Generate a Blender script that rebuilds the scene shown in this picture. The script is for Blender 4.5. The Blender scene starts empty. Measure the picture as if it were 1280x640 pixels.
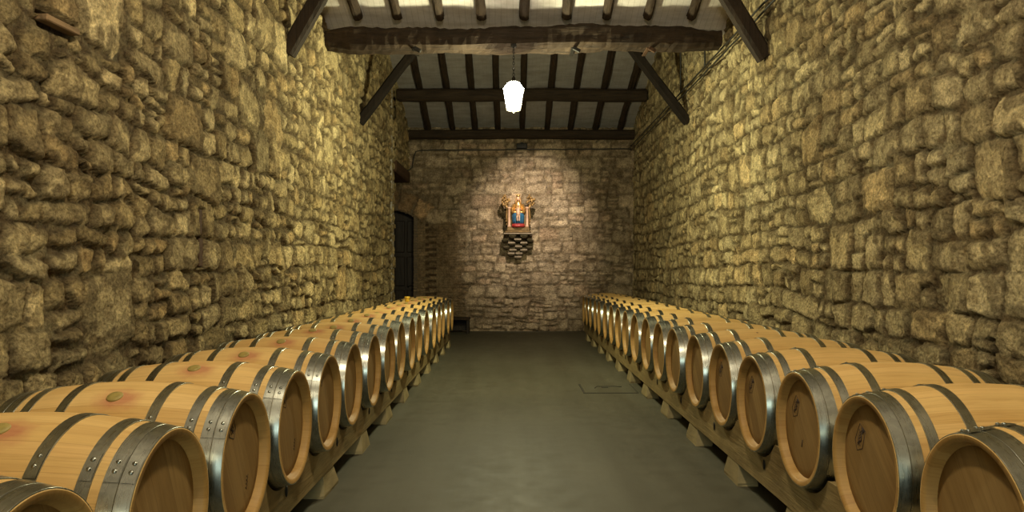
import bpy, math, random
import numpy as np
from mathutils import Vector, Matrix
PI = math.pi
random.seed(7)
scene = bpy.context.scene
COL = scene.collection
CAMZ = 1.42
F = 912.0

# ------------------------------------------------------------------ helpers
class MB:
    """collects geometry, links it as one mesh object"""
    def __init__(self):
        self.v = []; self.f = []; self.uv = {}; self.mi = []; self.smooth = []
    def add(self, vs, fs, smooth=False, uvs=None, mi=0, M=None):
        o = len(self.v)
        if M is not None: vs = [tuple(M @ Vector(p)) for p in vs]
        self.v += [tuple(p) for p in vs]
        for i, f in enumerate(fs):
            self.f.append(tuple(k + o for k in f))
            if uvs is not None: self.uv[len(self.f) - 1] = uvs[i]
            self.mi.append(mi); self.smooth.append(smooth)
        return self
    def box(self, c, s, bev=0.0, M=None, smooth=False, mi=0):
        cx, cy, cz = c; a, b, d = s[0] / 2, s[1] / 2, s[2] / 2
        if bev <= 0:
            vs = [(cx + i * a, cy + j * b, cz + k * d) for i in (-1, 1) for j in (-1, 1) for k in (-1, 1)]
            fs = [(0, 1, 3, 2), (4, 6, 7, 5), (0, 4, 5, 1), (2, 3, 7, 6), (0, 2, 6, 4), (1, 5, 7, 3)]
            return self.add(vs, fs, smooth, M=M, mi=mi)
        e = min(bev, a * .9, b * .9, d * .9)
        vs = []; idx = {}
        for i in (-1, 1):
            for j in (-1, 1):
                for k in (-1, 1):
                    for ax in range(3):
                        p = [cx + i * (a - e), cy + j * (b - e), cz + k * (d - e)]
                        p[ax] = (cx + i * a, cy + j * b, cz + k * d)[ax]
                        idx[(i, j, k, ax)] = len(vs); vs.append(tuple(p))
        fs = []
        S = (-1, 1)
        for s_ in S:
            fs.append([idx[(s_, j, k, 0)] for j, k in ((-1, -1), (1, -1), (1, 1), (-1, 1))][::s_])
            fs.append([idx[(i, s_, k, 1)] for i, k in ((-1, -1), (1, -1), (1, 1), (-1, 1))][::-s_])
            fs.append([idx[(i, j, s_, 2)] for i, j in ((-1, -1), (1, -1), (1, 1), (-1, 1))][::s_])
        for i in S:
            for j in S:
                q = [idx[(i, j, -1, 0)], idx[(i, j, 1, 0)], idx[(i, j, 1, 1)], idx[(i, j, -1, 1)]]
                fs.append(q if i * j < 0 else q[::-1])
                q = [idx[(i, -1, j, 0)], idx[(i, 1, j, 0)], idx[(i, 1, j, 2)], idx[(i, -1, j, 2)]]
                fs.append(q if i * j > 0 else q[::-1])
                q = [idx[(-1, i, j, 1)], idx[(1, i, j, 1)], idx[(1, i, j, 2)], idx[(-1, i, j, 2)]]
                fs.append(q if i * j < 0 else q[::-1])
                for k in S:
                    t = [idx[(i, j, k, 0)], idx[(i, j, k, 1)], idx[(i, j, k, 2)]]
                    fs.append(t if i * j * k > 0 else t[::-1])
        return self.add(vs, fs, smooth, M=M, mi=mi)
    def lathe(self, prof, n=48, axis='z', M=None, smooth=True, cap=True, mi=0, uv=False, arc=None):
        """prof = [(r, t)] revolved about axis"""
        vs = []; fs = []; uvs = []
        m = n if arc is None else n + 1
        for (r, t) in prof:
            for k in range(m):
                a = 2 * PI * k / n if arc is None else arc[0] + (arc[1] - arc[0]) * k / n
                c, s = r * math.cos(a), r * math.sin(a)
                vs.append({'z': (c, s, t), 'x': (t, c, s), 'y': (c, t, s)}[axis])
        L = 0; P = [0]
        for i in range(1, len(prof)):
            L += math.hypot(prof[i][0] - prof[i-1][0], prof[i][1] - prof[i-1][1]); P.append(L)
        for i in range(len(prof) - 1):
            for k in range(n):
                k2 = (k + 1) % m
                fs.append((i * m + k, i * m + k2, (i + 1) * m + k2, (i + 1) * m + k))
                uvs.append(((k / n, P[i]), ((k + 1) / n, P[i]), ((k + 1) / n, P[i+1]), (k / n, P[i+1])))
        self.add(vs, fs, smooth, uvs if uv else None, mi, M)
        if cap and arc is None:
            o = len(self.v) - len(vs)
            for i in (0, len(prof) - 1):
                if prof[i][0] > 1e-5:
                    self.f.append(tuple(o + i * m + k for k in range(m))); self.mi.append(mi); self.smooth.append(False)
        return self
    def tube(self, pts, r, n=10, M=None, smooth=True, mi=0):
        pts = [Vector(p) for p in pts]
        rs = r if isinstance(r, (list, tuple)) else [r] * len(pts)
        vs = []; fs = []
        T0 = (pts[1] - pts[0]).normalized()
        up = Vector((0, 0, 1)) if abs(T0.z) < .9 else Vector((1, 0, 0))
        Nn = T0.cross(up).normalized()
        for i, p in enumerate(pts):
            t = (pts[min(i + 1, len(pts) - 1)] - pts[max(i - 1, 0)]).normalized()
            Nn = (Nn - t * Nn.dot(t)).normalized(); B = t.cross(Nn)
            for k in range(n):
                a = 2 * PI * k / n
                vs.append(p + (Nn * math.cos(a) + B * math.sin(a)) * rs[i])
        for i in range(len(pts) - 1):
            for k in range(n):
                k2 = (k + 1) % n
                fs.append((i * n + k, i * n + k2, (i + 1) * n + k2, (i + 1) * n + k))
        fs.append(tuple(range(n - 1, -1, -1))); fs.append(tuple((len(pts) - 1) * n + k for k in range(n)))
        return self.add(vs, fs, smooth, M=M, mi=mi)
    def ball(self, c, r, n=14, M=None, mi=0):
        rx, ry, rz = r if isinstance(r, (tuple, list)) else (r, r, r)
        prof = []
        h = n // 2
        vs = []; fs = []
        for i in range(h + 1):
            ph = PI * i / h
            for k in range(n):
                a = 2 * PI * k / n
                vs.append((c[0] + rx * math.sin(ph) * math.cos(a), c[1] + ry * math.sin(ph) * math.sin(a), c[2] - rz * math.cos(ph)))
        for i in range(h):
            for k in range(n):
                k2 = (k + 1) % n
                fs.append((i * n + k, i * n + k2, (i + 1) * n + k2, (i + 1) * n + k))
        return self.add(vs, fs, True, M=M, mi=mi)
    def build(self, name, mats, parent=None, fixn=True):
        me = bpy.data.meshes.new(name)
        me.from_pydata(self.v, [], self.f)
        if not isinstance(mats, (list, tuple)): mats = [mats]
        for m in mats: me.materials.append(m)
        me.polygons.foreach_set('use_smooth', self.smooth)
        me.polygons.foreach_set('material_index', self.mi)
        if self.uv:
            ul = me.uv_layers.new(name='UVMap')
            for p in me.polygons:
                if p.index in self.uv:
                    for li, uv in zip(p.loop_indices, self.uv[p.index]): ul.data[li].uv = uv
        me.validate()
        if fixn:
            import bmesh
            bm = bmesh.new(); bm.from_mesh(me)
            bmesh.ops.recalc_face_normals(bm, faces=bm.faces[:]); bm.to_mesh(me); bm.free()
        me.update()
        o = bpy.data.objects.new(name, me); COL.objects.link(o)
        if parent: o.parent = parent
        return o

def tag(o, label=None, cat=None, group=None, kind=None):
    if label: o['label'] = label
    if cat: o['category'] = cat
    if group: o['group'] = group
    if kind: o['kind'] = kind
    return o
def empty(name, loc):
    o = bpy.data.objects.new(name, None); COL.objects.link(o); o.location = loc; o.empty_display_size = .1
    return o

# ------------------------------------------------------------------ materials
class NT:
    def __init__(self, name):
        self.m = bpy.data.materials.new(name); self.m.use_nodes = True
        self.t = self.m.node_tree; self.n = self.t.nodes; self.l = self.t.links
        self.b = self.n['Principled BSDF']
    def node(self, typ, **kw):
        x = self.n.new(typ)
        for k, v in kw.items():
            if k == 'inp':
                for a, b in v.items():
                    if isinstance(b, bpy.types.NodeSocket): self.l.new(b, x.inputs[a])
                    else: x.inputs[a].default_value = b
            else: setattr(x, k, v)
        return x
    def math(self, op, a, b=0.0, c=0.0):
        return self.node('ShaderNodeMath', operation=op, inp={0: a, 1: b, 2: c}).outputs[0]
    def noise(self, vec, scale, detail=4, rough=.55, dist=0.0):
        return self.node('ShaderNodeTexNoise', inp={'Vector': vec, 'Scale': scale, 'Detail': detail, 'Roughness': rough, 'Distortion': dist}).outputs['Fac']
    def mapping(self, vec, sc=(1, 1, 1), loc=(0, 0, 0), rot=(0, 0, 0)):
        return self.node('ShaderNodeMapping', inp={'Vector': vec, 'Scale': sc, 'Location': loc, 'Rotation': rot}).outputs[0]
    def ramp(self, fac, stops):
        r = self.node('ShaderNodeValToRGB', inp={'Fac': fac})
        e = r.color_ramp.elements
        while len(e) < len(stops): e.new(.5)
        for k, (p, c) in enumerate(stops):
            e[k].position = p; e[k].color = (c[0], c[1], c[2], 1) if len(c) == 3 else c
        return r.outputs[0]
    def mix(self, f, a, b, mode='MIX'):
        x = self.node('ShaderNodeMix', data_type='RGBA', blend_type=mode)
        for i, v in ((0, f), (6, a), (7, b)):
            if isinstance(v, bpy.types.NodeSocket): self.l.new(v, x.inputs[i])
            else: x.inputs[i].default_value = v if i == 0 else (v[0], v[1], v[2], 1)
        return x.outputs[2]
    def bump(self, h, strength=.5, dist=.01):
        b = self.node('ShaderNodeBump', inp={'Height': h, 'Strength': strength, 'Distance': dist})
        self.l.new(b.outputs[0], self.b.inputs['Normal'])
    def set(self, **kw):
        for k, v in kw.items():
            k = k.replace('_', ' ')
            if isinstance(v, bpy.types.NodeSocket): self.l.new(v, self.b.inputs[k])
            else: self.b.inputs[k].default_value = (v[0], v[1], v[2], 1) if isinstance(v, tuple) and len(v) == 3 else v
        return self
    def obj(self): return self.node('ShaderNodeTexCoord').outputs['Object']
    def gen(self): return self.node('ShaderNodeNewGeometry').outputs['Position']
    def rand(self): return self.node('ShaderNodeObjectInfo').outputs['Random']

def m_stone():
    t = NT('rubble_stone'); p = t.gen()
    a = t.node('ShaderNodeAttribute', attribute_name='stone_col').outputs['Color']
    n1 = t.noise(p, 9, 6, .65); n2 = t.noise(p, 42, 6, .75); n3 = t.noise(p, 1.1, 3, .5)
    c = t.mix(1.0, a, t.ramp(n1, [(.28, (.50, .44, .36)), (.5, (.95, .94, .92)), (.72, (1.45, 1.42, 1.34))]), 'MULTIPLY')
    c = t.mix(1.0, c, t.ramp(n2, [(.34, (.46, .41, .34)), (.50, (1, 1, 1)), (.68, (1.5, 1.48, 1.42))]), 'MULTIPLY')
    c = t.mix(1.0, c, t.ramp(n3, [(.3, (.8, .76, .68)), (.7, (1.15, 1.15, 1.1))]), 'MULTIPLY')
    pits = t.node('ShaderNodeTexVoronoi', inp={'Vector': p, 'Scale': 38.0}).outputs['Distance']
    h = t.math('ADD', t.math('MULTIPLY', t.noise(p, 28, 8, .72), 1.0), t.math('MULTIPLY', pits, .35))
    t.set(Base_Color=c, Roughness=.92); t.b.inputs['Specular IOR Level'].default_value = .25
    t.bump(h, 1.0, .045)
    return t.m
def m_simple(name, col, rough=.6, metal=0.0, var=.2, scale=20, bump=.2, spec=.5, dist=.004):
    t = NT(name); p = t.obj()
    n = t.noise(p, scale, 5, .6)
    lo = tuple(x * (1 - var) for x in col); hi = tuple(min(1, x * (1 + var)) for x in col)
    t.set(Base_Color=t.ramp(n, [(.3, lo), (.7, hi)]), Roughness=rough, Metallic=metal)
    t.b.inputs['Specular IOR Level'].default_value = spec
    if bump: t.bump(t.noise(p, scale * 3, 5, .65), bump, dist)
    return t.m
def m_wood(name, col, axis=0, rough=.7, var=.35, bump=.5, stretch=14):
    """long-grained timber; axis = grain direction in object space"""
    t = NT(name); p = t.obj()
    off = t.node('ShaderNodeVectorMath', operation='ADD', inp={0: p, 1: t.node('ShaderNodeCombineXYZ', inp={0: t.math('MULTIPLY', t.rand(), 40.0), 1: t.math('MULTIPLY', t.rand(), 17.0), 2: 0.0}).outputs[0]}).outputs[0]
    sc = [stretch] * 3; sc[axis] = 1.0
    q = t.mapping(off, tuple(sc))
    g = t.noise(q, 2.2, 6, .6, .4); b = t.noise(p, 3.0, 4, .6)
    lo = tuple(x * (1 - var) for x in col); hi = tuple(x * (1 + var) for x in col)
    c = t.ramp(g, [(.28, lo), (.5, col), (.75, hi)])
    c = t.mix(1.0, c, t.ramp(b, [(.3, (.72, .7, .68)), (.7, (1.15, 1.15, 1.15))]), 'MULTIPLY')
    t.set(Base_Color=c, Roughness=rough); t.bump(g, bump, .02)
    t.b.inputs['Specular IOR Level'].default_value = .3
    return t.m
def m_stave(name='oak_stave', k_=1.0):
    t = NT(name)
    uv = t.node('ShaderNodeUVMap').outputs[0]
    s = t.node('ShaderNodeSeparateXYZ', inp={0: uv})
    r = t.rand()
    u = t.math('MULTIPLY', s.outputs[0], 30.0)
    # uneven stave widths
    u = t.math('ADD', u, t.math('MULTIPLY', t.math('SINE', t.math('MULTIPLY', u, 2.1)), .22))
    cell = t.math('FLOOR', u); fr = t.math('FRACT', u)
    w = t.node('ShaderNodeTexWhiteNoise', noise_dimensions='2D', inp={'Vector': t.node('ShaderNodeCombineXYZ', inp={0: cell, 1: t.math('MULTIPLY', r, 91.0), 2: 0.0}).outputs[0]}).outputs['Value']
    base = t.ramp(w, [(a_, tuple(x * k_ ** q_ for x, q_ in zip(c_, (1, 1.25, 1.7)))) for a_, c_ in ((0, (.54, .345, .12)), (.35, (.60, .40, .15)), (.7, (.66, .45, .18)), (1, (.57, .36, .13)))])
    p = t.obj()
    q = t.node('ShaderNodeCombineXYZ', inp={0: t.math('MULTIPLY', s.outputs[1], 2.2), 1: t.math('MULTIPLY', u, 4.0), 2: t.math('MULTIPLY', r, 57.0)}).outputs[0]
    g = t.noise(q, 1.6, 6, .62, .6)
    c = t.mix(1.0, base, t.ramp(g, [(.25, (.80, .74, .66)), (.5, (1, 1, 1)), (.78, (1.12, 1.1, 1.06))]), 'MULTIPLY')
    big = t.noise(p, 2.5, 3, .5)
    c = t.mix(1.0, c, t.ramp(big, [(.3, (.88, .84, .80)), (.7, (1.08, 1.08, 1.08))]), 'MULTIPLY')
    # dark hairline between staves
    e = t.math('LESS_THAN', t.math('MINIMUM', fr, t.math('SUBTRACT', 1.0, fr)), .014)
    c = t.mix(t.math('MULTIPLY', e, .35), c, (.2, .1, .03))
    # knots
    k = t.node('ShaderNodeTexVoronoi', inp={'Vector': t.node('ShaderNodeVectorMath', operation='ADD', inp={0: p, 1: t.node('ShaderNodeCombineXYZ', inp={0: t.math('MULTIPLY', r, 31.0), 1: 0.0, 2: 0.0}).outputs[0]}).outputs[0], 'Scale': 4.2}).outputs['Distance']
    c = t.mix(t.ramp(k, [(.028, (1, 1, 1)), (.045, (0, 0, 0))]), c, (.16, .07, .03))
    # wine stain around the bung hole (bung sits at the top of the belly, local +z)
    d = t.node('ShaderNodeVectorMath', operation='DISTANCE', inp={0: t.mapping(p, (.8, 1.0, 1.0)), 1: (0.012, -.012, .334)}).outputs['Value']
    d = t.math('ADD', d, t.math('MULTIPLY', t.math('SUBTRACT', t.noise(p, 22, 4, .6), .5), .07))
    c = t.mix(t.ramp(d, [(.03, (.55, .55, .55)), (.05, (.28, .28, .28)), (.09, (0, 0, 0))]), c, (.36, .075, .06))
    t.set(Base_Color=c, Roughness=.55); t.b.inputs['Specular IOR Level'].default_value = .3
    t.bump(t.math('SUBTRACT', g, t.math('MULTIPLY', e, 2.0)), .18, .004)
    return t.m
def m_head():
    t = NT('oak_head'); p = t.obj(); r = t.rand()
    s = t.node('ShaderNodeSeparateXYZ', inp={0: p})
    a = t.math('ADD', t.math('MULTIPLY', s.outputs[1], 9.5), t.math('ADD', t.math('MULTIPLY', r, 5.0), 10.0))
    cell = t.math('FLOOR', a); fr = t.math('FRACT', a)
    w = t.node('ShaderNodeTexWhiteNoise', noise_dimensions='2D', inp={'Vector': t.node('ShaderNodeCombineXYZ', inp={0: cell, 1: t.math('MULTIPLY', r, 77.0), 2: 0.0}).outputs[0]}).outputs['Value']
    base = t.ramp(w, [(0, (.215, .128, .042)), (.5, (.25, .152, .052)), (1, (.285, .18, .064))])
    q = t.node('ShaderNodeCombineXYZ', inp={0: t.math('MULTIPLY', s.outputs[1], 26.0), 1: t.math('MULTIPLY', s.outputs[2], 2.0), 2: t.math('ADD', t.math('MULTIPLY', r, 40.0), cell)}).outputs[0]
    g = t.noise(q, 1.5, 6, .6, .8)
    c = t.mix(1.0, base, t.ramp(g, [(.3, (.82, .78, .72)), (.55, (1, 1, 1)), (.8, (1.15, 1.12, 1.08))]), 'MULTIPLY')
    e = t.math('LESS_THAN', t.math('MINIMUM', fr, t.math('SUBTRACT', 1.0, fr)), .012)
    c = t.mix(t.math('MULTIPLY', e, .5), c, (.12, .06, .02))
    t.set(Base_Color=c, Roughness=.6); t.b.inputs['Specular IOR Level'].default_value = .3
    t.bump(g, .12, .004)
    return t.m
def m_hoop():
    t = NT('galvanised_hoop'); p = t.obj(); r = t.rand()
    q = t.node('ShaderNodeVectorMath', operation='ADD', inp={0: p, 1: t.node('ShaderNodeCombineXYZ', inp={0: t.math('MULTIPLY', r, 20.0), 1: 0.0, 2: 0.0}).outputs[0]}).outputs[0]
    n = t.noise(q, 7, 5, .6); n2 = t.noise(t.mapping(q, (70, 4, 4)), 2.0, 4, .6)
    v = t.node('ShaderNodeTexVoronoi', inp={'Vector': q, 'Scale': 45.0})
    v = t.node('ShaderNodeSeparateXYZ', inp={0: v.outputs['Color']}).outputs[0]
    c = t.ramp(n, [(.3, (.27, .28, .25)), (.55, (.36, .37, .33)), (.8, (.46, .47, .42))])
    c = t.mix(1.0, c, t.ramp(v, [(0, (.9, .9, .9)), (1, (1.1, 1.1, 1.1))]), 'MULTIPLY')
    t.set(Base_Color=c, Metallic=1.0, Roughness=t.ramp(n2, [(.3, (.25, .25, .25)), (.7, (.33, .33, .33))]))
    t.bump(t.noise(q, 40, 3, .5), .06, .003)
    return t.m
def m_floor():
    t = NT('painted_concrete'); p = t.gen()
    n = t.noise(p, .55, 4, .55); n2 = t.noise(p, 6, 6, .65); n3 = t.noise(t.mapping(p, (3, .25, 1)), 1.2, 4, .6)
    c = t.ramp(n, [(.3, (.070, .067, .046)), (.7, (.093, .088, .062))])
    c = t.mix(1.0, c, t.ramp(n2, [(.3, (.88, .87, .84)), (.7, (1.1, 1.1, 1.1))]), 'MULTIPLY')
    c = t.mix(1.0, c, t.ramp(n3, [(.35, (.86, .84, .80)), (.65, (1.08, 1.08, 1.08))]), 'MULTIPLY')
    t.set(Base_Color=c, Roughness=t.ramp(n2, [(.3, (.50, .50, .50)), (.7, (.66, .66, .66))]))
    t.b.inputs['Specular IOR Level'].default_value = .25
    t.bump(n2, .08, .005)
    return t.m
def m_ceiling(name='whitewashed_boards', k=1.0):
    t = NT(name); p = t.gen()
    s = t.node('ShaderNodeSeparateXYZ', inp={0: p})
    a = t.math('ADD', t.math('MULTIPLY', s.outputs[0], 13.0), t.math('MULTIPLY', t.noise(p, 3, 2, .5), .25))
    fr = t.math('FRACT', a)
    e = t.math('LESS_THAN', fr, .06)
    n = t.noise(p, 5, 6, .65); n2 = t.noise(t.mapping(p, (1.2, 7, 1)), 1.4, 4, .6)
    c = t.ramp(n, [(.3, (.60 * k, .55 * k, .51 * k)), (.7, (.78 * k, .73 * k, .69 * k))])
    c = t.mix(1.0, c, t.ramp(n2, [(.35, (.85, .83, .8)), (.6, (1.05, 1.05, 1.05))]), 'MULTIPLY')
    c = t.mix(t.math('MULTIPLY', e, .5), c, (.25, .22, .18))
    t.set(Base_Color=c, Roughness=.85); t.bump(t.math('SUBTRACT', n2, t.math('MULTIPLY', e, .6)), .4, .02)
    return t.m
def m_emit(name, col, s):
    t = NT(name); t.set(Base_Color=col, Emission_Color=col, Emission_Strength=s, Roughness=.3)
    return t.m

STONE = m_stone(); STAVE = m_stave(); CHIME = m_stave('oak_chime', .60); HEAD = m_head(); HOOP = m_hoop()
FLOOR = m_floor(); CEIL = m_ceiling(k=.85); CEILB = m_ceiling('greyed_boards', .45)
BEAM = m_wood('dark_hewn_oak', (.034, .021, .011), 0, .8, .5, .9, 10)
BEAMY = m_wood('dark_rafter_oak', (.036, .022, .012), 1, .8, .45, .7, 10)
BRACE = m_wood('brace_oak', (.03, .019, .010), 2, .8, .45, .7, 12)
DARKB = m_wood('dark_brace_oak', (.010, .006, .003), 2, .95, .4, .5, 12)  # near-black oak tone for the far, thin pair of braces
JAMB = m_simple('jamb_stone', (.11, .08, .05), .9, 0, .25, 8, .5)
WEDGE = m_wood('weathered_wedge', (.19, .12, .06), 1, .8, .4, .6, 12)
RAIL = m_wood('pale_rail_pine', (.27, .20, .085), 1, .75, .22, .4, 12)
BLOCK = m_wood('pale_block', (.30, .24, .12), 1, .85, .15, .3, 5)
BUNG = m_simple('bung_rubber', (.30, .23, .06), .55, 0, .15, 40, .1)
YBUNG = m_simple('bung_yellow', (.62, .38, .03), .4, 0, .1, 40, 0)
BLACK = m_simple('black_iron', (.018, .016, .013), .55, .6, .3, 30, .3)
CABLE = m_simple('cable_sheath', (.02, .018, .013), .6, 0, .2, 30, .1)
INK = m_simple('burnt_ink', (.03, .015, .008), .8, 0, .2, 50, 0)
GLOW = m_emit('lantern_glow', (1.0, .93, .66), 110.0)
PLASTER = m_simple('old_plaster', (.42, .38, .30), .9, 0, .2, 4, .5)
DOORW = m_wood('dark_door_wood', (.020, .013, .008), 2, .6, .4, .5, 12)
ARCHW = m_wood('lintel_wood', (.07, .036, .018), 1, .8, .35, .6, 10)

# ------------------------------------------------------------------ stone walls (real relief)
def vnoise(x, y, seed, scale):
    rs = np.random.RandomState(seed); T = rs.rand(256, 256).astype(np.float32) * 2 - 1
    x = x / scale; y = y / scale
    xi = np.floor(x).astype(int); yi = np.floor(y).astype(int); fx = x - xi; fy = y - yi
    fx = fx * fx * (3 - 2 * fx); fy = fy * fy * (3 - 2 * fy)
    g = lambda a, b: T[a % 256, b % 256]
    return (g(xi, yi) * (1 - fx) + g(xi + 1, yi) * fx) * (1 - fy) + (g(xi, yi + 1) * (1 - fx) + g(xi + 1, yi + 1) * fx) * fy

def layout(rs, u0, u1, v0, v1, bandh, minh, minw, big, asp=1.25):
    out = []
    def split(a, b, c, d, lvl):
        w, h = b - a, d - c
        stop = rs.rand() < big and w < .5 and h < .30 and w > .55 * h
        if stop: out.append((a, b, c, d)); return
        if w > asp * h + minw * rs.rand() and w > 2 * minw:
            k = a + w * rs.uniform(.33, .67); split(a, k, c, d, lvl + 1); split(k, b, c, d, lvl + 1); return
        if h > minh * 2 and (h > .9 * w or rs.rand() < .5):
            k = c + h * rs.uniform(.3, .7); split(a, b, c, k, lvl + 1); split(a, b, k, d, lvl + 1); return
        out.append((a, b, c, d))
    v = v0
    while v < v1:
        h = rs.uniform(*bandh); u = u0 - rs.rand() * .4
        while u < u1:
            w = rs.uniform(.28, .95) * (h / .34 + .3) * (.6 + .35 * asp)
            split(u, u + w, v, v + h, 0); u += w
        v += h
    return out

def stone_wall(name, U, V, place, seed, bandh=(.24, .46), minh=.085, minw=.13, big=.5, jit=.12, relief=(.02, .065),
               warp=1.0, rnd=.6, palette=None, extra=None, exclude=None, holes=None, facehole=None, mortar=(.14, .102, .054), gap=(.002, .009), facet=1.0, asp=1.25, smear=.72, lift=1.5):
    """U,V 1-d grid coordinates (m).  place(u, v, h) -> xyz arrays."""
    rs = np.random.RandomState(seed)
    GU, GV = np.meshgrid(U, V)                      # rows = V
    wu = GU + warp * (.035 * vnoise(GU, GV, seed + 1, .45) + .012 * vnoise(GU, GV, seed + 2, .09))
    wv = GV + warp * (.065 * vnoise(GU, GV, seed + 3, 1.3) + .03 * vnoise(GU, GV, seed + 4, .38) + .009 * vnoise(GU, GV, seed + 5, .08))
    n1 = vnoise(GU, GV, seed + 6, .06); n2 = vnoise(GU, GV, seed + 7, .025); n3 = vnoise(GU, GV, seed + 8, .17)
    Hf = -.026 + .010 * n1 + .008 * n2 + .010 * n3
    Cc = np.empty(GU.shape + (3,), np.float32); Cc[:] = mortar
    if palette is None:
        palette = [(.34, .26, .135), (.40, .32, .17), (.28, .21, .105), (.37, .285, .145), (.31, .25, .14), (.33, .225, .105)]
    rects = layout(rs, U[0] - .2, U[-1] + .2, V[0] - .3, V[-1] + .2, bandh, minh, minw, big, asp)
    st = []
    for (a, b, c, d) in rects:
        cu, cv = (a + b) / 2, (c + d) / 2
        if exclude and exclude(cu, cv): continue
        g = rs.uniform(*gap)
        P = []
        for (nx, ny, off) in ((1, 0, (b - a) / 2), (-1, 0, (b - a) / 2), (0, 1, (d - c) / 2), (0, -1, (d - c) / 2)):
            t = rs.normal(0, jit); P.append((nx * math.cos(t) - ny * math.sin(t), nx * math.sin(t) + ny * math.cos(t), off - g))
        for sx in (-1, 1):
            for sy in (-1, 1):
                if rs.rand() < rnd:
                    t = math.atan2(sy * (b - a), sx * (d - c)) + rs.normal(0, .25)
                    cx, sy_ = math.cos(t), math.sin(t)
                    off = abs(cx) * (b - a) / 2 + abs(sy_) * (d - c) / 2
                    P.append((cx, sy_, off - rs.uniform(.012, .055)))
        col = np.array(palette[rs.randint(len(palette))]) * rs.uniform(.74, 1.26) * lift
        st.append((cu, cv, (b - a) / 2, (d - c) / 2, P, rs.uniform(*relief), col, rs.normal(0, .07), rs.normal(0, .07), rs.uniform(.002, .007)))
    if extra: st += extra(rs)
    chink = []
    for (a, b, c, d) in layout(rs, U[0], min(U[-1], 17.2), V[0], 5.0, (.10, .16), .035, .05, .2):
        cu, cv = (a + b) / 2, (c + d) / 2
        if exclude and exclude(cu, cv): continue
        P = []
        for (nx, ny, off) in ((1, 0, (b - a) / 2), (-1, 0, (b - a) / 2), (0, 1, (d - c) / 2), (0, -1, (d - c) / 2), (.7, .7, (b - a + d - c) / 3.1), (-.7, .7, (b - a + d - c) / 3.3), (.7, -.7, (b - a + d - c) / 3.2)):
            t = rs.normal(0, .25); P.append((nx * math.cos(t) - ny * math.sin(t), nx * math.sin(t) + ny * math.cos(t), off - .003))
        chink.append((cu, cv, (b - a) / 2, (d - c) / 2, P, rs.uniform(-.022, -.008), np.array(palette[rs.randint(len(palette))]) * rs.uniform(.40, .75), rs.normal(0, .08), rs.normal(0, .08), .006))
    st = chink + st
    n4 = vnoise(GU, GV, seed + 9, .11); n5 = np.abs(vnoise(GU, GV, seed + 10, .045)) * 2 - 1
    for (cu, cv, hu, hv, P, rel, col, tu, tv, bev) in st:
        fa = rs.uniform(0, 6.28, 2); fb = rs.uniform(.06, .22, 2) * facet; fo = rs.uniform(.008, .026, 2)
        fc = (fb[0] * math.cos(fa[0]), fb[0] * math.sin(fa[0]), fo[0], fb[1] * math.cos(fa[1]), fb[1] * math.sin(fa[1]), fo[1])
        m = .16 if hu > .09 else .13
        i0, i1 = np.searchsorted(U, cu - hu - m), np.searchsorted(U, cu + hu + m)
        j0, j1 = np.searchsorted(V, cv - hv - m - .04), np.searchsorted(V, cv + hv + m + .04)
        if i1 <= i0 or j1 <= j0: continue
        s = (slice(j0, j1), slice(i0, i1))
        x = wu[s] - cu; y = wv[s] - cv
        sd = np.full(x.shape, -1e9)
        for (nx, ny, c) in P: sd = np.maximum(sd, nx * x + ny * y - c)
        d = -(sd + .006 * n1[s] + .004 * n2[s])
        prof = 1 - np.exp(-np.maximum(d, 0) / bev)
        face = rel + np.minimum(np.minimum(tu * x + tv * y, fc[0] * x + fc[1] * y + fc[2]), fc[3] * x + fc[4] * y + fc[5]) + .006 * n3[s] + .006 * n1[s] + .0055 * n2[s] - .010 * np.abs(n4[s]) + .005 * n5[s]
        h = np.where(d > 0, -.03 + (face + .03) * prof, -1)
        up = h > Hf[s]
        Hf[s] = np.where(up, h, Hf[s])
        wd = min(hu, hv) * smear * (.42 + .55 * n3[s] + .50 * n1[s])          # old mortar smeared over the edges of the stones
        mixm = (np.clip((d - .002) / .006, 0, 1) * (.38 + .62 * np.clip((d - np.maximum(wd, 0)) / .014, 0, 1)))[..., None] * up[..., None]
        Cc[s] = Cc[s] * (1 - mixm) + col * mixm
    if holes:
        for (u0, u1, v0, v1, dep) in holes:
            mk = (GU > u0) & (GU < u1) & (GV > v0) & (GV < v1)
            Hf[mk] = -dep; Cc[mk] = (.10, .065, .035)
    X, Y, Z = place(GU, GV, Hf)
    co = np.stack([X, Y, Z], -1).reshape(-1, 3).astype(np.float32)
    nu, nv = len(U), len(V)
    idx = np.arange(nu * nv).reshape(nv, nu)
    q = np.stack([idx[:-1, :-1], idx[:-1, 1:], idx[1:, 1:], idx[1:, :-1]], -1).reshape(-1, 4)
    if facehole is not None:
        cu = (GU[:-1, :-1] + GU[1:, 1:]) / 2; cv = (GV[:-1, :-1] + GV[1:, 1:]) / 2
        q = q[~facehole(cu, cv).reshape(-1)]
    me = bpy.data.meshes.new(name)
    me.vertices.add(len(co)); me.vertices.foreach_set('co', co.ravel())
    me.loops.add(len(q) * 4); me.loops.foreach_set('vertex_index', q.ravel().astype(np.int32))
    me.polygons.add(len(q)); me.polygons.foreach_set('loop_start', np.arange(0, len(q) * 4, 4, dtype=np.int32))
    me.update(calc_edges=True)
    me.polygons.foreach_set('use_smooth', np.ones(len(q), bool))
    at = me.attributes.new('stone_col', 'FLOAT_COLOR', 'POINT')
    at.data.foreach_set('color', np.concatenate([Cc.reshape(-1, 3), np.ones((nu * nv, 1))], 1).astype(np.float32).ravel())
    me.materials.append(STONE); me.validate()
    o = bpy.data.objects.new(name, me); COL.objects.link(o)
    return tag(o, kind='structure')

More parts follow.
